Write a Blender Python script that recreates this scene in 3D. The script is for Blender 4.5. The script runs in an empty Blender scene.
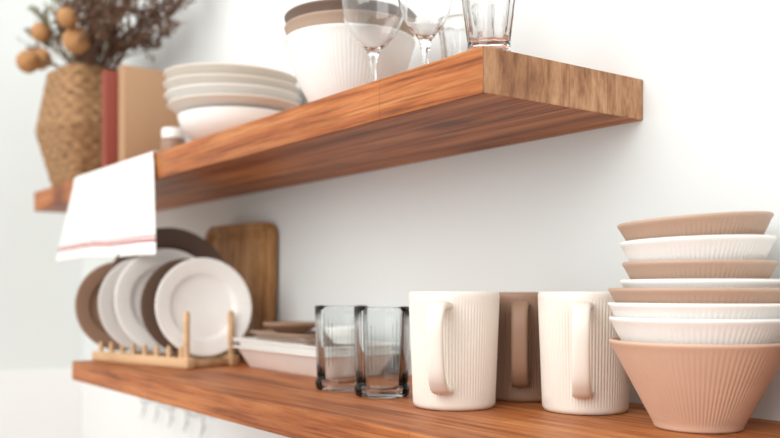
import bpy, bmesh, math, random
from mathutils import Vector, Matrix
random.seed(7)
scn = bpy.context.scene
ZOFF = 1.45
# ---------------------------------------------------------------- materials
def new_mat(name):
    m = bpy.data.materials.new(name); m.use_nodes = True
    nt = m.node_tree; b = nt.nodes['Principled BSDF']
    return m, nt, b
def lin(c):
    return tuple(((v/255)/12.92 if v/255 <= .04045 else ((v/255+.055)/1.055)**2.4) for v in c)+(1,)
def ramp(nt, stops):
    r = nt.nodes.new('ShaderNodeValToRGB')
    e = r.color_ramp.elements
    while len(e) > 1: e.remove(e[-1])
    e[0].position = stops[0][0]; e[0].color = stops[0][1]
    for p, c in stops[1:]:
        x = e.new(p); x.color = c
    return r
def mapping(nt, scale, coord='Object'):
    tc = nt.nodes.new('ShaderNodeTexCoord'); mp = nt.nodes.new('ShaderNodeMapping')
    mp.inputs['Scale'].default_value = scale
    nt.links.new(tc.outputs[coord], mp.inputs[0]); return mp
def ceramic(name, col, rough=.35, speck=0.012, spec=.5):
    m, nt, b = new_mat(name)
    mp = mapping(nt, (1, 1, 1)); n = nt.nodes.new('ShaderNodeTexNoise')
    n.inputs['Scale'].default_value = 60; n.inputs['Detail'].default_value = 5
    nt.links.new(mp.outputs[0], n.inputs['Vector'])
    c = lin(col); d = tuple(v*(1-speck*2) for v in c[:3])+(1,)
    r = ramp(nt, [(.3, d), (.6, c)]); nt.links.new(n.outputs['Fac'], r.inputs[0])
    nt.links.new(r.outputs[0], b.inputs['Base Color'])
    b.inputs['Roughness'].default_value = rough
    b.inputs['Specular IOR Level'].default_value = spec
    return m
def plain_paint(name, col, rough=.8, bump=.05, scale=120):
    m, nt, b = new_mat(name)
    mp = mapping(nt, (1, 1, 1)); n = nt.nodes.new('ShaderNodeTexNoise')
    n.inputs['Scale'].default_value = scale; n.inputs['Detail'].default_value = 4
    nt.links.new(mp.outputs[0], n.inputs['Vector'])
    n2 = nt.nodes.new('ShaderNodeTexNoise'); n2.inputs['Scale'].default_value = 2.2
    nt.links.new(mp.outputs[0], n2.inputs['Vector'])
    c = lin(col); r = ramp(nt, [(.3, tuple(v*.97 for v in c[:3])+(1,)), (.7, c)])
    nt.links.new(n2.outputs['Fac'], r.inputs[0]); nt.links.new(r.outputs[0], b.inputs['Base Color'])
    bp = nt.nodes.new('ShaderNodeBump'); bp.inputs['Strength'].default_value = bump; bp.inputs['Distance'].default_value = .002
    nt.links.new(n.outputs['Fac'], bp.inputs['Height']); nt.links.new(bp.outputs[0], b.inputs['Normal'])
    b.inputs['Roughness'].default_value = rough
    return m
def wood(name, dark, mid, light, grain=(2.5, 55, 55), stave=True, rough=.5, fine=True, dist=.25, knots=False):
    m, nt, b = new_mat(name)
    L = nt.links
    def noise(scale, detail, dist=0, ro=.6):
        mp = mapping(nt, scale)
        n = nt.nodes.new('ShaderNodeTexNoise'); n.inputs['Scale'].default_value = 1; n.inputs['Detail'].default_value = detail
        n.inputs['Roughness'].default_value = ro; n.inputs['Distortion'].default_value = dist
        L.new(mp.outputs[0], n.inputs['Vector']); return n
    def mult(a, bsock, f):
        mx = nt.nodes.new('ShaderNodeMix'); mx.data_type = 'RGBA'; mx.blend_type = 'MULTIPLY'; mx.inputs[0].default_value = f
        L.new(a, mx.inputs[6]); L.new(bsock, mx.inputs[7]); return mx.outputs[2]
    n = noise(grain, 8, dist, .7)
    r = ramp(nt, [(.30, lin(dark)), (.46, lin(mid)), (.66, lin(light))])
    L.new(n.outputs['Fac'], r.inputs[0])
    out = r.outputs[0]
    n2 = noise((grain[0]*.8, grain[1]*.2, grain[2]*.2), 3, dist*2)
    r2 = ramp(nt, [(.34, (.64, .57, .52, 1)), (.54, (1.0, 1.0, 1.0, 1))]); L.new(n2.outputs['Fac'], r2.inputs[0])
    out = mult(out, r2.outputs[0], .7)
    if fine:
        n3 = noise((grain[0]*2.5, grain[1]*5, grain[2]*5), 4, .1)
        r3 = ramp(nt, [(.39, (.46, .37, .31, 1)), (.50, (1, 1, 1, 1))]); L.new(n3.outputs['Fac'], r3.inputs[0])
        out = mult(out, r3.outputs[0], .65)
    if knots:
        mpk = mapping(nt, (3.6, 11, 6)); v = nt.nodes.new('ShaderNodeTexVoronoi'); v.inputs['Scale'].default_value = 1
        L.new(mpk.outputs[0], v.inputs['Vector'])
        rk = ramp(nt, [(.08, (.30, .22, .17, 1)), (.15, (.60, .50, .42, 1)), (.24, (1, 1, 1, 1))]); L.new(v.outputs['Distance'], rk.inputs[0])
        out = mult(out, rk.outputs[0], .75)
    if stave:
        tc = mapping(nt, (1, 1, 1))
        br = nt.nodes.new('ShaderNodeTexBrick')
        br.inputs['Scale'].default_value = 1; br.inputs['Brick Width'].default_value = .62
        br.inputs['Row Height'].default_value = .058; br.inputs['Mortar Size'].default_value = .0006
        br.inputs['Color1'].default_value = (1, 1, 1, 1); br.inputs['Color2'].default_value = (.76, .69, .62, 1)
        br.inputs['Mortar'].default_value = (.45, .38, .32, 1)
        L.new(tc.outputs[0], br.inputs['Vector'])
        out = mult(out, br.outputs['Color'], .7)
    L.new(out, b.inputs['Base Color'])
    bp = nt.nodes.new('ShaderNodeBump'); bp.inputs['Strength'].default_value = .3; bp.inputs['Distance'].default_value = .001
    L.new(n.outputs['Fac'], bp.inputs['Height']); L.new(bp.outputs[0], b.inputs['Normal'])
    b.inputs['Roughness'].default_value = rough
    b.inputs['Specular IOR Level'].default_value = .3
    return m
def glass(name, col):
    m, nt, b = new_mat(name)
    b.inputs['Base Color'].default_value = col
    b.inputs['Transmission Weight'].default_value = 1
    b.inputs['Roughness'].default_value = .01
    b.inputs['IOR'].default_value = 1.45
    return m
def thin_glass(name, centre, edge):
    # thin-walled glass: tinted transmission (longer path at the edge absorbs more) + fresnel reflection
    m = bpy.data.materials.new(name); m.use_nodes = True; nt = m.node_tree; nt.nodes.clear()
    out = nt.nodes.new('ShaderNodeOutputMaterial'); mix = nt.nodes.new('ShaderNodeMixShader')
    tr = nt.nodes.new('ShaderNodeBsdfTransparent'); gl = nt.nodes.new('ShaderNodeBsdfGlossy'); gl.inputs['Roughness'].default_value = .02
    fr = nt.nodes.new('ShaderNodeFresnel'); fr.inputs['IOR'].default_value = 1.33
    lw = nt.nodes.new('ShaderNodeLayerWeight'); lw.inputs['Blend'].default_value = .25
    r = ramp(nt, [(0, centre), (.35, centre), (1, edge)])
    nt.links.new(lw.outputs['Facing'], r.inputs[0]); nt.links.new(r.outputs[0], tr.inputs[0])
    nt.links.new(fr.outputs[0], mix.inputs[0]); nt.links.new(tr.outputs[0], mix.inputs[1]); nt.links.new(gl.outputs[0], mix.inputs[2])
    nt.links.new(mix.outputs[0], out.inputs[0]); return m

M = {}
M['wall'] = plain_paint('wall_paint', (229, 232, 230), .85, .06, 60)
M['tile'] = plain_paint('splash_white', (244, 244, 242), .35, .01, 20)
M['floor'] = wood('floor_oak', (120, 90, 60), (150, 115, 80), (175, 140, 100))
M['shelf'] = wood('shelf_wood', (104, 54, 22), (182, 106, 54), (212, 146, 90), grain=(2.8, 58, 58), knots=True)
M['shelf_end'] = wood('shelf_end_grain', (122, 80, 52), (172, 124, 88), (206, 162, 122), grain=(6, 75, 20), fine=False)
M['cream'] = ceramic('cream_stoneware', (236, 228, 217), .5)
M['white'] = ceramic('white_stoneware', (243, 241, 236), .3)
M['taupe'] = ceramic('taupe_stoneware', (170, 144, 124), .5)
M['brown'] = ceramic('brown_stoneware', (152, 120, 98), .5)
M['dark'] = ceramic('dark_brown_stoneware', (104, 80, 66), .4)
M['peach'] = ceramic('peach_stoneware', (212, 177, 154), .5)
M['rose'] = ceramic('rose_taupe_stoneware', (190, 160, 139), .5)
M['grey'] = ceramic('grey_stoneware', (216, 211, 206), .3)
M['board'] = wood('cutting_board_wood', (126, 84, 46), (170, 122, 74), (194, 148, 98), grain=(40, 40, 3), stave=False)
M['rack'] = wood('rack_beech', (186, 146, 104), (206, 168, 126), (218, 184, 146), grain=(5, 60, 60), stave=False, fine=False)
M['glass'] = glass('clear_glass', (.995, 1, 1, 1))
M['glassb'] = thin_glass('pale_glass', (.975, .988, .987, 1), (.70, .765, .77, 1))

# ---------------------------------------------------------------- mesh helpers
def finish(bm, name, mats, smooth=True, loc=(0, 0, 0), rot=(0, 0, 0), angle=40):
    bmesh.ops.recalc_face_normals(bm, faces=bm.faces[:])
    me = bpy.data.meshes.new(name); bm.to_mesh(me); bm.free()
    o = bpy.data.objects.new(name, me); scn.collection.objects.link(o)
    for m in (mats if isinstance(mats, (list, tuple)) else [mats]): me.materials.append(m)
    o.location = loc; o.rotation_euler = rot
    if smooth:
        for p in me.polygons: p.use_smooth = True
        me.set_sharp_from_angle(angle=math.radians(angle))
    return o
def lathe_bm(bm, prof, segs=96, rib=None, mi=0):
    rings = []
    for p in prof:
        r, z = p[0], p[1]; w = p[2] if len(p) > 2 else 0
        if r < 1e-6:
            rings.append([bm.verts.new((0, 0, z))]); continue
        ring = []
        for i in range(segs):
            a = 2*math.pi*i/segs; rr = r
            if rib and w: rr = r - rib[1]*w*(abs(math.sin(a*rib[0]/2))**.6*-1+1)
            ring.append(bm.verts.new((rr*math.cos(a), rr*math.sin(a), z)))
        rings.append(ring)
    for A, B in zip(rings, rings[1:]):
        if len(A) == 1 and len(B) == 1: continue
        for i in range(segs):
            j = (i+1) % segs
            if len(A) == 1: f = bm.faces.new((A[0], B[j], B[i]))
            elif len(B) == 1: f = bm.faces.new((A[i], A[j], B[0]))
            else: f = bm.faces.new((A[i], A[j], B[j], B[i]))
            f.material_index = mi
def spline(pts, n=8):
    out = []
    P = [Vector(p) for p in pts]
    P = [P[0]*2-P[1]] + P + [P[-1]*2-P[-2]]
    for i in range(1, len(P)-2):
        for k in range(n):
            t = k/n
            a, b, c, d = P[i-1], P[i], P[i+1], P[i+2]
            out.append(.5*((2*b)+(c-a)*t+(2*a-5*b+4*c-d)*t*t+(3*b-a-3*c+d)*t**3))
    out.append(P[-2]); return out
def tube(bm, pts, rad, segs=8, mi=0, cap=True):
    pts = [Vector(p) for p in pts]; n = len(pts); rings = []
    up = Vector((0, 0, 1))
    prev = None
    for i, p in enumerate(pts):
        t = (pts[min(i+1, n-1)]-pts[max(i-1, 0)]).normalized()
        if prev is None:
            s = t.cross(up)
            if s.length < .05: s = t.cross(Vector((1, 0, 0)))
            s.normalize()
        else:
            s = (prev-t*prev.dot(t)).normalized()
        prev = s; u = s.cross(t)
        r = rad[i] if isinstance(rad, list) else rad
        rings.append([bm.verts.new(p+(s*math.cos(2*math.pi*k/segs)+u*math.sin(2*math.pi*k/segs))*r) for k in range(segs)])
    for A, B in zip(rings, rings[1:]):
        for k in range(segs):
            f = bm.faces.new((A[k], A[(k+1) % segs], B[(k+1) % segs], B[k])); f.material_index = mi
    if cap:
        bm.faces.new(rings[0][::-1]).material_index = mi; bm.faces.new(rings[-1]).material_index = mi
def box_bm(bm, x0, x1, y0, y1, z0, z1, bev=.002, mi=0, segs=2):
    t = bmesh.new(); bmesh.ops.create_cube(t, size=1)
    for v in t.verts:
        v.co = Vector(((x0+x1)/2+v.co.x*(x1-x0), (y0+y1)/2+v.co.y*(y1-y0), (z0+z1)/2+v.co.z*(z1-z0)))
    if bev: bmesh.ops.bevel(t, geom=t.edges[:], offset=bev, segments=segs, affect='EDGES', profile=.5)
    me = bpy.data.meshes.new('tmp'); t.to_mesh(me); t.free()
    n0 = len(bm.faces); bm.from_mesh(me); bm.faces.ensure_lookup_table()
    for f in bm.faces[n0:]: f.material_index = mi
    bpy.data.meshes.remove(me)

# ---------------------------------------------------------------- room
YW = .800
def slab(name, x0, x1, y0, y1, z0, z1, mat, bev=0):
    bm = bmesh.new(); box_bm(bm, x0, x1, y0, y1, z0, z1, bev)
    return finish(bm, name, mat, smooth=False)
slab('wall_back', -2.7, 1.6, YW, YW+.1, -1.45, 1.3, M['wall'])
slab('wall_left', -2.7, -2.6, -1.6, YW, -1.45, 1.3, M['wall'])
slab('floor', -2.7, 1.6, -1.6, YW+.1, -1.5, -1.45, M['floor'])
slab('trim_backsplash_back', -2.6, 1.6, YW-.006, YW, -.75, -.223, M['tile'], .001)
slab('trim_backsplash_left', -2.6, -2.594, -1.6, YW-.006, -.75, -.223, M['tile'], .001)

# ---------------------------------------------------------------- shelves
def shelf(name, x0, x1, y0, y1, z0, z1):
    cx, cy, cz = (x0+x1)/2, (y0+y1)/2, (z0+z1)/2
    bm = bmesh.new(); box_bm(bm, x0-cx, x1-cx, y0-cy, y1-cy, z0-cz, z1-cz, .0015)
    bm.normal_update()
    for f in bm.faces:
        if abs(f.normal.x) > .9: f.material_index = 1
    return finish(bm, name, [M['shelf'], M['shelf_end']], smooth=False, loc=(cx, cy, cz))
ZU0, ZU1 = .1848, .2298
ZL1 = -.1242; ZL0 = ZL1-.033
shelf('wooden_shelf', -2.207, -.632, .566, YW, ZU0, ZU1)
shelf('wooden_shelf', -1.603, .35, .475, YW, ZL0, ZL1)
ZU1 += .0006; ZL1 += .0006

# ---------------------------------------------------------------- mugs
def mug(x, y, mat, R=.0480, h=.122, Rb=.0435, hang=0.0):
    bm = bmesh.new()
    prof = [(0, .003), (Rb-.008, .003), (Rb-.006, 0), (Rb-.002, 0), (Rb, .003)]
    n = 14
    for i in range(n+1):
        t = i/n; prof.append((Rb+(R-Rb)*t+.0004, .006+(h-.013)*t, 1 if 0 < i < n else 0))
    prof += [(R+.0004, h-.003), (R-.0003, h-.0008), (R-.0015, h), (R-.003, h-.0008), (R-.0038, h-.004)]
    prof += [(Rb-.004, .012), (Rb-.010, .006), (0, .006)]
    lathe_bm(bm, prof, 352, rib=(88, .0008))
    path = spline([(R-.004, 0, h-.015), (R+.012, 0, h-.0135), (R+.024, 0, h-.0175), (R+.0305, 0, h-.030), (R+.0300, 0, h-.052),
                   (R+.0255, 0, .042), (R+.0175, 0, .029), (R+.008, 0, .0225), (Rb-.002, 0, .021)], 7)
    N = len(path); rings = []
    for i, p in enumerate(path):
        t = (path[min(i+1, N-1)]-path[max(i-1, 0)]).normalized()
        nrm = Vector((t.z, 0, -t.x)); bi = Vector((0, 1, 0))
        s = i/(N-1); w = .0086+.0022*abs(2*s-1)**2; th = .0044
        ring = []
        for k in range(20):
            a = 2*math.pi*k/20; ca, sa = math.cos(a), math.sin(a)
            ring.append(bm.verts.new(p+bi*w*math.copysign(abs(ca)**.7, ca)+nrm*th*math.copysign(abs(sa)**.7, sa)))
        rings.append(ring)
    for A, B in zip(rings, rings[1:]):
        for k in range(20): bm.faces.new((A[k], A[(k+1) % 20], B[(k+1) % 20], B[k]))
    bm.faces.new(rings[0]); bm.faces.new(rings[-1][::-1])
    ang = math.atan2(-y, -x) + hang
    return finish(bm, 'ribbed_mug', mat, loc=(x, y, ZL1), rot=(0, 0, ang), angle=60)
mug(-.738, .620, M['cream'], hang=math.radians(-14))
mug(-.747, .729, M['brown'], R=.0465, Rb=.043, h=.121, hang=math.radians(-2))
mug(-.634, .709, M['cream'], R=.0478, hang=math.radians(-3))

# ---------------------------------------------------------------- bowls
def bowl(x, y, z, mat, R=.078, Rb=.039, h=.079, name='ribbed_bowl', rot=(0, 0, 0), ribs=96, lip=.0004, curve=0.0, amp=.0008):
    bm = bmesh.new(); th = .0026
    prof = [(0, .002), (Rb-.006, .002), (Rb-.005, 0), (Rb-.001, 0), (Rb, .0015)]
    n = 14
    def rad(t): return Rb+(R-Rb)*(t+curve*math.sin(math.pi*t))
    for i in range(n+1):
        t = i/n; prof.append((rad(t*.97), .003+(h-.0075)*t, 1 if 0 < i < n else 0))
    prof += [(R+lip, h-.0025), (R+lip, h-.001), (R+lip-.001, h), (R-th+.001, h), (R-th, h-.001)]
    for i in range(n+1):
        t = 1-i/n; prof.append((rad(t*.95)-th, .006+(h-.011)*t))
    prof += [(0, .0050)]
    lathe_bm(bm, prof, ribs*4, rib=(ribs, amp))
    return finish(bm, name, mat, loc=(x, y, z), rot=rot, angle=60)
bx, by = -.494, .702
bowl(bx, by, ZL1, M['peach'])
bowl(bx, by, ZL1+.0205, M['white'])
bowl(bx-.001, by, ZL1+.0335, M['white'])
bowl(bx, by, ZL1+.0490, M['rose'], R=.0785, h=.0765)
bowl(bx+.001, by, ZL1+.0670, M['white'], R=.0685, Rb=.034, h=.066)
bowl(bx, by, ZL1+.0810, M['rose'], R=.0660, Rb=.033, h=.068)
bowl(bx, by, ZL1+.1010, M['white'], R=.0665, Rb=.033, h=.068, rot=(0, math.radians(-1.5), math.radians(35)))
bowl(bx, by, ZL1+.1195, M['rose'], R=.0665, Rb=.033, h=.068, rot=(0, math.radians(-3.5), math.radians(45)))
bowl(-.318, .714, ZL1, M['white'])
bowl(-.318, .714, ZL1+.0205, M['white'])

ux, uy = -1.003, .662
bowl(ux, uy, ZU1, M['white'], R=.087, Rb=.045, h=.100, ribs=90, curve=.12, name='mixing_bowl', amp=.0005)
bowl(ux, uy, ZU1+.014, M['taupe'], R=.087, Rb=.045, h=.103, ribs=90, curve=.12, name='mixing_bowl', amp=.0005)
bowl(ux, uy, ZU1+.028, M['dark'], R=.087, Rb=.045, h=.103, ribs=90, curve=.12, name='mixing_bowl', amp=.0005)

# ---------------------------------------------------------------- plates
def plate_prof(R, h, th=.0035, foot=.55):
    return [(0, .002), (R*foot-.004, .002), (R*foot-.003, 0), (R*foot, 0), (R*foot+.002, .002),
            (R*.72, .003+h*.15), (R*.86, .003+h*.42), (R*.96, h*.84), (R, h-.0015), (R-.0004, h), (R-.002, h),
            (R*.94, h*.88), (R*.84, h*.42+th+.002), (R*.70, h*.16+th+.002), (R*.5, th+.002), (0, th+.002)]
def rimmed_prof(R, h, th=.0035, foot=.55):
    return [(0, .002), (R*foot-.004, .002), (R*foot-.003, 0), (R*foot, 0), (R*foot+.002, .002),
            (R*.64, .004), (R*.70, h*.55), (R*.98, h-.003), (R, h-.0015), (R-.0004, h), (R-.002, h+.0003),
            (R*.93, h-.001), (R*.73, h*.55+th), (R*.68, h*.5+th*.8), (R*.64, th+.004), (R*.60, th+.002), (0, th+.002)]
def plate(name, loc, mat, R=.1, h=.02, rot=(0, 0, 0), foot=.55, rimmed=False):
    bm = bmesh.new(); lathe_bm(bm, (rimmed_prof if rimmed else plate_prof)(R, h, foot=foot), 96)
    return finish(bm, name, mat, loc=loc, rot=rot, angle=50)
px_, py_ = -1.385, .680
bowl(px_+.012, py_, ZU1, M['white'], R=.098, Rb=.045, h=.058, name='serving_bowl', ribs=60, curve=.25, amp=.0001)
plate('dinner_plate', (px_+.006, py_, ZU1+.050), M['cream'], .113, .026)
plate('dinner_plate', (px_-.002, py_, ZU1+.066), M['white'], .115, .027)
plate('dinner_plate', (px_-.006, py_, ZU1+.084), M['cream'], .115, .027, rot=(0, math.radians(1.5), 0))
plate('dinner_plate', (px_-.010, py_, ZU1+.103), M['cream'], .113, .027, rot=(0, math.radians(2), 0))

def stand_plate(x, y, R, mat, h=.018, lean=6, yaw=-7):
    a = math.radians(90-lean)
    z = ZL1+.014+R*math.cos(math.radians(lean))
    return plate('standing_plate', (x, y, z), mat, R, h, rot=(0, a, math.radians(yaw)), rimmed=True)
stand_plate(-1.592, .556, .080, M['brown'])
stand_plate(-1.556, .634, .111, M['dark'])
stand_plate(-1.520, .577, .084, M['grey'])
stand_plate(-1.480, .597, .090, M['white'])
stand_plate(-1.435, .615, .081, M['dark'])
stand_plate(-1.388, .622, .081, M['white'])

bm = bmesh.new()
for s in (-1, 1):
    box_bm(bm, -.135, .135, s*.045-.008, s*.045+.008, .0, .016, .002)
    for k in range(8):
        xx = -.118+.0325*k
        tube(bm, [(xx, s*.045, .012), (xx, s*.045, .030), (xx, s*.045, .034)], [.004, .004, .002], 10)
    tube(bm, [(.123, s*.045, .012), (.123, s*.045, .086), (.123, s*.045, .090)], [.0052, .0052, .003], 12)
for xx in (-.12, .0, .12):
    box_bm(bm, xx-.008, xx+.008, -.040, .040, .001, .011, .001)
finish(bm, 'wooden_plate_rack', M['rack'], loc=(-1.468, .588, ZL1), rot=(0, 0, math.radians(14)), angle=40)

# ---------------------------------------------------------------- cutting board
bm = bmesh.new()
W, Hh, T = .225, .248, .016
def rrect(w, h, r, n=8):
    out = []
    for cx, cy, a0 in ((w/2-r, h-r, 0), (-w/2+r, h-r, 90), (-w/2+r, r, 180), (w/2-r, r, 270)):
        for k in range(n+1):
            a = math.radians(a0+90*k/n); out.append((cx+r*math.cos(a), cy+r*math.sin(a)))
    return out
def loop(pts, y): return [bm.verts.new((p[0], y, p[1])) for p in pts]
def inset(pts, d):
    cz = Hh/2
    return [((p[0])*(1-2*d/W), cz+(p[1]-cz)*(1-2*d/Hh)) for p in pts]
base = rrect(W, Hh, .028)
L = [loop(base, T), loop(base, .002), loop(inset(base, .002), 0), loop(inset(base, .014), 0), loop(inset(base, .017), .0045), loop(inset(base, .024), .0045), loop(inset(base, .027), 0)]
for A, B in zip(L, L[1:]):
    n = len(A)
    for i in range(n): bm.faces.new((A[i], A[(i+1) % n], B[(i+1) % n], B[i]))
bm.faces.new(L[-1]); bm.faces.new(L[0][::-1])
finish(bm, 'cutting_board', M['board'], loc=(-1.551, .757, ZL1+.0005), rot=(math.radians(-2), 0, math.radians(7)), angle=35)

# ---------------------------------------------------------------- baking dishes
def rect_dish(name, x, y, z, w, d, h, mat, rim=.007, th=.003, rot=0, s=.80):
    bm = bmesh.new()
    def rr(w, d, z, r):
        out = []
        for cx, cy, a0 in ((w/2-r, d/2-r, 0), (-w/2+r, d/2-r, 90), (-w/2+r, -d/2+r, 180), (w/2-r, -d/2+r, 270)):
            for k in range(7):
                a = math.radians(a0+15*k); out.append(bm.verts.new((cx+r*math.cos(a), cy+r*math.sin(a), z)))
        return out
    fl = (1-s)*d
    bw, bd = w-fl, d-fl
    L = [rr(bw, bd, 0, .012), rr(bw+.004, bd+.004, .002, .014), rr(w-2*rim, d-2*rim, h-.004, .018), rr(w, d, h-.002, .02), rr(w, d, h, .02),
         rr(w-2*rim-2*th, d-2*rim-2*th, h-.002, .016), rr(bw-2*th, bd-2*th, th+.001, .012)]
    for A, B in zip(L, L[1:]):
        n = len(A)
        for i in range(n): bm.faces.new((A[i], A[(i+1) % n], B[(i+1) % n], B[i]))
    bm.faces.new(L[0][::-1]); bm.faces.new(L[-1])
    return finish(bm, name, mat, loc=(x, y, z), rot=(0, 0, math.radians(rot)), angle=40)
rect_dish('baking_dish', -1.185, .712, ZL1, .29, .140, .034, M['white'], s=.66)
rect_dish('baking_dish', -1.185, .712, ZL1+.012, .29, .140, .034, M['white'], s=.66)
rect_dish('serving_tray', -1.215, .708, ZL1+.0465, .17, .10, .012, M['taupe'])
bowl(-1.235, .705, ZL1+.0530, M['brown'], R=.044, Rb=.022, h=.020, name='dipping_bowl', ribs=40)
bowl(-1.095, .715, ZL1+.0465, M['white'], R=.030, Rb=.018, h=.024, name='dipping_bowl', ribs=40, curve=.2)

# ---------------------------------------------------------------- glasses
def tumbler(x, y, z, R, Rb, h, mat, name='glass_tumbler', ribs=32, amp=.0008, foot=True, th=.0016, base=.010):
    bm = bmesh.new()
    prof = [(0, .001), (Rb-.004, .001), (Rb-.001, 0), (Rb+.0012 if foot else Rb, .002)]
    if foot: prof += [(Rb+.002, .008), (Rb+.0012, .012), (Rb-.0005, .015)]
    n = 10
    for i in range(n+1):
        t = i/n; prof.append((Rb+(R-Rb)*t, .017+(h-.026)*t, 1 if 0 < i < n else 0))
    prof += [(R, h-.004), (R, h-.001), (R-.0006, h), (R-th, h-.001)]
    prof += [(R-th-.0003, h-.006)]
    prof += [(Rb-th, base+.006), (Rb-th-.004, base+.001), (0, base)]
    lathe_bm(bm, prof, ribs*6, rib=(ribs, amp))
    return finish(bm, name, mat, loc=(x, y, z), angle=50)
tumbler(-.859, .612, ZL1, .0330, .0305, .104, M['glassb'], amp=.0011, th=.0018, base=.008, ribs=36)
tumbler(-.949, .613, ZL1, .0330, .0305, .104, M['glassb'], amp=.0011, th=.0018, base=.008, ribs=36)
def goblet(x, y, z, R, h, bz, name='wine_glass'):
    bm = bmesh.new(); th = .0011
    prof = [(0, .0005), (.031, .0002), (.0325, .001), (.031, .0022), (.012, .004), (.005, .009), (.0038, .018), (.0036, bz-.012), (.006, bz-.004)]
    n = 18; H = h-bz; outer = []
    for i in range(1, n+1):
        t = i/n
        rr = R*min(1, math.sin(min(1, t*1.75)*math.pi/2)**.8) if t < .57 else R*(1-.16*((t-.57)/.43)**1.6)
        outer.append((max(rr, .008), bz+H*(t**1.15)))
    prof += outer + [(outer[-1][0]-th*.5, h+.0006)]
    prof += [(max(r-th, .001), z_+(.0025 if i > 14 else 0)) for i, (r, z_) in enumerate(reversed(outer))]
    prof += [(0, bz+.004)]
    lathe_bm(bm, prof, 80)
    return finish(bm, name, M['glass'], loc=(x, y, z), angle=60)
goblet(-.877, .612, ZU1, .0385, .165, .050)
goblet(-.790, .622, ZU1, .0310, .150, .046)
tumbler(-.672, .610, ZU1, .0300, .0215, .090, M['glass'], name='faceted_tumbler', ribs=12, amp=.0014, foot=False, base=.012, th=.0013)
tumbler(-.805, .690, ZU1, .0290, .0215, .085, M['glass'], name='faceted_tumbler', ribs=12, amp=.0014, foot=False, base=.012, th=.0013)

# ---------------------------------------------------------------- jar
bm = bmesh.new()
lathe_bm(bm, [(0, 0), (.021, 0), (.0225, .002), (.0225, .040), (.020, .044), (.018, .046)], 48, mi=0)
lathe_bm(bm, [(.018, .046), (.021, .046), (.021, .062), (.0195, .064), (0, .064)], 48, mi=1)
finish(bm, 'spice_jar', [M['brown'], M['white']], loc=(-1.565, .646, ZU1))

# ---------------------------------------------------------------- books
page = plain_paint('paper_pages', (222, 208, 184), .9, .2, 300)
def book(x1, y0, thick, depth, h, col, yaw=0):
    cov = plain_paint('book_cloth', col, .75, .2, 400)
    bm = bmesh.new()
    box_bm(bm, -thick, -thick+.003, 0, depth, 0, h, .001, 0)
    box_bm(bm, -.003, 0, 0, depth, 0, h, .001, 0)
    n = 10; rows = []
    for zz in (0, h):
        rows.append([bm.verts.new((-thick/2+(thick/2)*math.cos(math.pi*k/n), .004-.008*math.sin(math.pi*k/n), zz)) for k in range(n+1)])
    for k in range(n): bm.faces.new((rows[0][k], rows[0][k+1], rows[1][k+1], rows[1][k]))
    bm.faces.new(rows[0]); bm.faces.new(rows[1][::-1])
    box_bm(bm, -thick+.003, -.003, .005, depth-.005, .003, h-.003, .0005, 1)
    return finish(bm, 'book', [cov, page], loc=(x1, y0, ZU1+.0005), rot=(0, 0, math.radians(yaw)), angle=30)
book(-1.700, .603, .034, .110, .202, (176, 138, 104))
book(-1.737, .580, .020, .140, .196, (142, 66, 50))
book(-1.760, .612, .022, .130, .190, (176, 132, 98))

# ---------------------------------------------------------------- basket + dried bouquet
straw = []
for nm, c in (('woven_straw', ((120, 86, 54), (166, 126, 86), (184, 146, 104))), ('woven_straw_shade', ((100, 70, 44), (146, 108, 72), (164, 126, 86)))):
    m, nt, b = new_mat(nm)
    mp = mapping(nt, (60, 60, 160)); n = nt.nodes.new('ShaderNodeTexNoise'); n.inputs['Scale'].default_value = 1; n.inputs['Detail'].default_value = 3
    nt.links.new(mp.outputs[0], n.inputs['Vector'])
    r = ramp(nt, [(.3, lin(c[0])), (.5, lin(c[1])), (.7, lin(c[2]))])
    nt.links.new(n.outputs['Fac'], r.inputs[0]); nt.links.new(r.outputs[0], b.inputs['Base Color']); b.inputs['Roughness'].default_value = .85
    straw.append(m)
bm = bmesh.new()
hb = .268
def basket_r(t):
    return (.074+(.113-.074)*(t/.5)) if t < .5 else (.113-(.113-.086)*((t-.5)/.5))
nz, ns = 90, 192
def ring_at(r, z, j, weave=True):
    out = []
    for i in range(ns):
        a = 2*math.pi*i/ns
        ca, sa = math.cos(a), math.sin(a)
        k = 1/((abs(ca)**5+abs(sa)**5)**(1/5))
        rr = r*k
        if weave:
            cu, cv = i/6, j/5
            over = (int(cu)+int(cv)) % 2
            pr = math.sin(math.pi*(cv % 1)) if over else math.sin(math.pi*(cu % 1))
            rr += .0024*pr*(1 if over else .6)
        out.append(bm.verts.new((rr*ca, rr*sa*.80, z)))
    return out
rings = [ring_at(basket_r(j/nz), hb*j/nz, j) for j in range(nz+1)]
nout = len(rings)
for j in range(nz, -1, -10):
    t = j/nz; rings.append(ring_at(basket_r(t)-.006, max(hb*t, .006), 0, False))
for ri, (A, B) in enumerate(zip(rings, rings[1:])):
    for i in range(ns):
        f = bm.faces.new((A[i], A[(i+1) % ns], B[(i+1) % ns], B[i]))
        if ri < nout-1 and (i//6+ri//5) % 2 == 0: f.material_index = 1
bm.faces.new(rings[0][::-1]); bm.faces.new(rings[-1])
BX, BY = -2.085, .652
finish(bm, 'woven_basket', straw, loc=(BX, BY, ZU1), rot=(0, 0, .12), angle=80)

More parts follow.
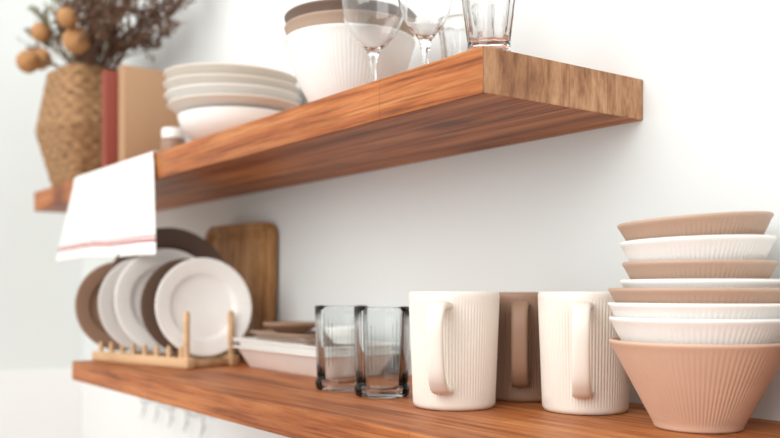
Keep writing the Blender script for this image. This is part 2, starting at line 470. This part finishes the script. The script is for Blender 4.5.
twig = plain_paint('dry_twig', (112, 84, 66), .9, .3, 200)
grn = plain_paint('dried_leaf_green', (140, 134, 106), .9, .3, 200)
pod = plain_paint('dried_pod_ochre', (182, 132, 84), .8, .5, 90)
bm = bmesh.new()
def leaf(c, d, ln, w, mi):
    d = d.normalized(); s = d.cross(Vector((random.uniform(-1, 1), random.uniform(-1, 1), random.uniform(-1, 1)))).normalized()
    v = [bm.verts.new(c), bm.verts.new(c+d*ln*.5+s*w), bm.verts.new(c+d*ln), bm.verts.new(c+d*ln*.5-s*w)]
    if max(q.co.y for q in v)+BY > YW-.004:
        for q in v: bm.verts.remove(q)
        return
    bm.faces.new(v).material_index = mi
def stem(tip, mi, leaves, lsz, sub=5):
    base = Vector((random.uniform(-.02, .02), random.uniform(-.02, .02), .05))
    mid = Vector((tip.x*.30+random.uniform(-.01, .01), tip.y*.35, .26+random.uniform(0, .03)))
    pts = spline([base, mid, (mid+tip)/2+Vector((random.uniform(-.02, .02), random.uniform(-.02, .02), random.uniform(0, .02))), tip], 5)
    pts = [Vector((max(-.065, min(.065, p.x)), max(-.05, min(.05, p.y)), p.z)) if p.z < .27 else p for p in pts]
    tube(bm, pts, [.0018*(1-.6*i/len(pts)) for i in range(len(pts))], 5, mi)
    for k in range(sub):
        i = random.randint(9, len(pts)-2); p = pts[i]
        d = ((pts[i+1]-pts[i]).normalized()+Vector((random.uniform(-1, 1), random.uniform(-.7, .7), random.uniform(-.3, .9)))*.9).normalized()
        q = p+d*random.uniform(.03, .07); q2 = (p+q)/2+Vector((0, 0, .006))
        if q.y+BY > YW-.02: q.y = YW-.02-BY
        tube(bm, [p, q2, q], [.0011, .0009, .0005], 4, mi)
        for l in range(leaves):
            t = random.random(); c = p.lerp(q, t)
            leaf(c, d+Vector((random.uniform(-1, 1), random.uniform(-1, 1), random.uniform(-1, 1))), random.uniform(.6, 1)*lsz, lsz*.16, mi)
for k in range(64):
    x = random.uniform(.02, .48)
    stem(Vector((x, random.uniform(-.10, .11), random.uniform(.29, .46))), 0, 8, .018, 7)
for k in range(28):
    stem(Vector((random.uniform(-.26, .10), random.uniform(-.12, .08), random.uniform(.31, .50))), 1 if k % 2 else 0, 5, .024, 5)
def podball(c, r):
    t = bmesh.new(); bmesh.ops.create_icosphere(t, subdivisions=3, radius=r)
    for v in t.verts:
        a = math.atan2(v.co.y, v.co.x)
        v.co.x *= 1+.06*math.cos(6*a); v.co.y *= 1+.06*math.cos(6*a)
        if v.co.z > 0: v.co.z *= 1.15
    me = bpy.data.meshes.new('t'); t.transform(Matrix.Rotation(random.uniform(-1, 1), 4, 'X')); t.transform(Matrix.Translation(c)); t.to_mesh(me); t.free()
    n0 = len(bm.faces); bm.from_mesh(me); bm.faces.ensure_lookup_table()
    for f in bm.faces[n0:]: f.material_index = 2
    bpy.data.meshes.remove(me)
for c, r in (((-.165, -.06, .325), .025), ((-.060, -.115, .290), .026), ((.150, -.070, .298), .028), ((.175, -.095, .335), .020), ((-.215, -.05, .350), .017), ((.03, -.11, .335), .020)):
    c = Vector(c)
    tube(bm, spline([(0, 0, .08), (c.x*.3, c.y*.3, .26), tuple(c)], 6), .002, 6, 0)
    podball(c, r)
finish(bm, 'dried_flower_bouquet', [twig, grn, pod], loc=(BX, BY, ZU1), angle=60)

# ---------------------------------------------------------------- towel
m, nt, b = new_mat('linen_towel')
tc = nt.nodes.new('ShaderNodeTexCoord'); sp = nt.nodes.new('ShaderNodeSeparateXYZ')
nt.links.new(tc.outputs['UV'], sp.inputs[0])
cr = lin((236, 234, 229)); rd = lin((172, 84, 88))
rp = ramp(nt, [(0, cr), (.112, cr), (.115, rd), (.140, rd), (.143, cr), (.155, cr), (.158, rd), (.170, rd), (.173, cr)])
rp.color_ramp.interpolation = 'CONSTANT'
nt.links.new(sp.outputs['Y'], rp.inputs[0]); nt.links.new(rp.outputs[0], b.inputs['Base Color'])
n = nt.nodes.new('ShaderNodeTexNoise'); n.inputs['Scale'].default_value = 500
nt.links.new(tc.outputs['Object'], n.inputs['Vector'])
bp = nt.nodes.new('ShaderNodeBump'); bp.inputs['Strength'].default_value = .3; bp.inputs['Distance'].default_value = .001
nt.links.new(n.outputs['Fac'], bp.inputs['Height']); nt.links.new(bp.outputs[0], b.inputs['Normal'])
b.inputs['Roughness'].default_value = .95
M['towel'] = m
bm = bmesh.new(); uvl = bm.loops.layers.uv.new('UVMap')
NX, NT = 60, 50
TOP = .009; DROP = .172
g = {}
for i in range(NX+1):
    u = i/NX
    for j in range(NT+1):
        s = j/NT*(TOP+DROP)
        if s < TOP:
            y = .5650+TOP-s; z = ZU1+.002; fr = 0
        else:
            dwn = s-TOP; a = min(1, dwn/.006)
            y = .5650-.0035*math.sin(a*math.pi/2); z = ZU1+.002-dwn; fr = dwn/DROP
        x = -1.875+.425*u + fr*(-.055*(1-u)+.055*u)
        fold = fr*(.010*math.sin(u*9+.5)+.005*math.sin(u*21+1))
        y -= (max(0, fr-.12)*.016+abs(fold)) if fr > 0 else 0
        z += fr*(.003*math.sin(u*7))-fr*.006*max(0, (u-.75)/.25)-fr*.005*max(0, 1-u/.4)
        g[i, j] = bm.verts.new((x, y, z))
for i in range(NX):
    for j in range(NT):
        f = bm.faces.new((g[i, j], g[i, j+1], g[i+1, j+1], g[i+1, j]))
        for lp, (a, c) in zip(f.loops, ((i, j), (i, j+1), (i+1, j+1), (i+1, j))): lp[uvl].uv = (a/NX, 1-c/NT)
o = finish(bm, 'linen_tea_towel', M['towel'], angle=80)
sd = o.modifiers.new('thick', 'SOLIDIFY'); sd.thickness = .0016; sd.offset = 0

# ---------------------------------------------------------------- wire rail with hooks on the splashback
iron = plain_paint('brushed_wire', (165, 165, 166), .5, .1, 100)
bm = bmesh.new()
yy = YW-.012
tube(bm, spline([(-2.12+.02*k, yy, -.262-.006*math.sin(k*.9)) for k in range(22)], 3), .0013, 6)
for k in range(5):
    x0 = -2.09+.085*k
    tube(bm, spline([(x0, yy, -.264), (x0+.003, yy-.002, -.288), (x0+.012, yy-.012, -.304), (x0+.022, yy-.010, -.290), (x0+.016, yy-.004, -.282)], 6), .0013, 6)
finish(bm, 'wire_hook_rail', iron)

# ---------------------------------------------------------------- lights
w = bpy.data.worlds.new('World'); scn.world = w; w.use_nodes = True
bg = w.node_tree.nodes['Background']; bg.inputs[0].default_value = (.985, .995, 1, 1); bg.inputs[1].default_value = 1.05
def area(name, loc, target, size, energy, col=(1, 1, 1)):
    l = bpy.data.lights.new(name, 'AREA'); l.shape = 'RECTANGLE'; l.size = size[0]; l.size_y = size[1]; l.energy = energy; l.color = col
    o = bpy.data.objects.new(name, l); scn.collection.objects.link(o); o.location = loc
    o.rotation_euler = (Vector(target)-Vector(loc)).to_track_quat('-Z', 'Y').to_euler(); return o
area('window_daylight', (.0, -1.9, 1.0), (-1.1, .7, 0), (2.2, 1.6), 46, (1, .985, .96))
area('overhead_area', (-1.5, -.6, 1.6), (-1.3, .6, .1), (1.4, 1.0), 14, (1, .99, .97))  # unseen soft area light from above, aimed at the shelves; no fixture modelled

# ---------------------------------------------------------------- camera
cd = bpy.data.cameras.new('camera'); cam = bpy.data.objects.new('camera', cd); scn.collection.objects.link(cam)
cam.location = (0, 0, 0); cam.rotation_euler = (math.radians(90), 0, math.acos(.5873))
cd.sensor_width = 36; cd.lens = 900/780*36; cd.shift_y = 71/780
cd.clip_start = .05
cd.dof.use_dof = True; cd.dof.focus_distance = .88; cd.dof.aperture_fstop = 3.8
scn.camera = cam
scn.view_settings.view_transform = 'Standard'
for o in scn.objects:
    if o.parent is None: o.location.z += ZOFF
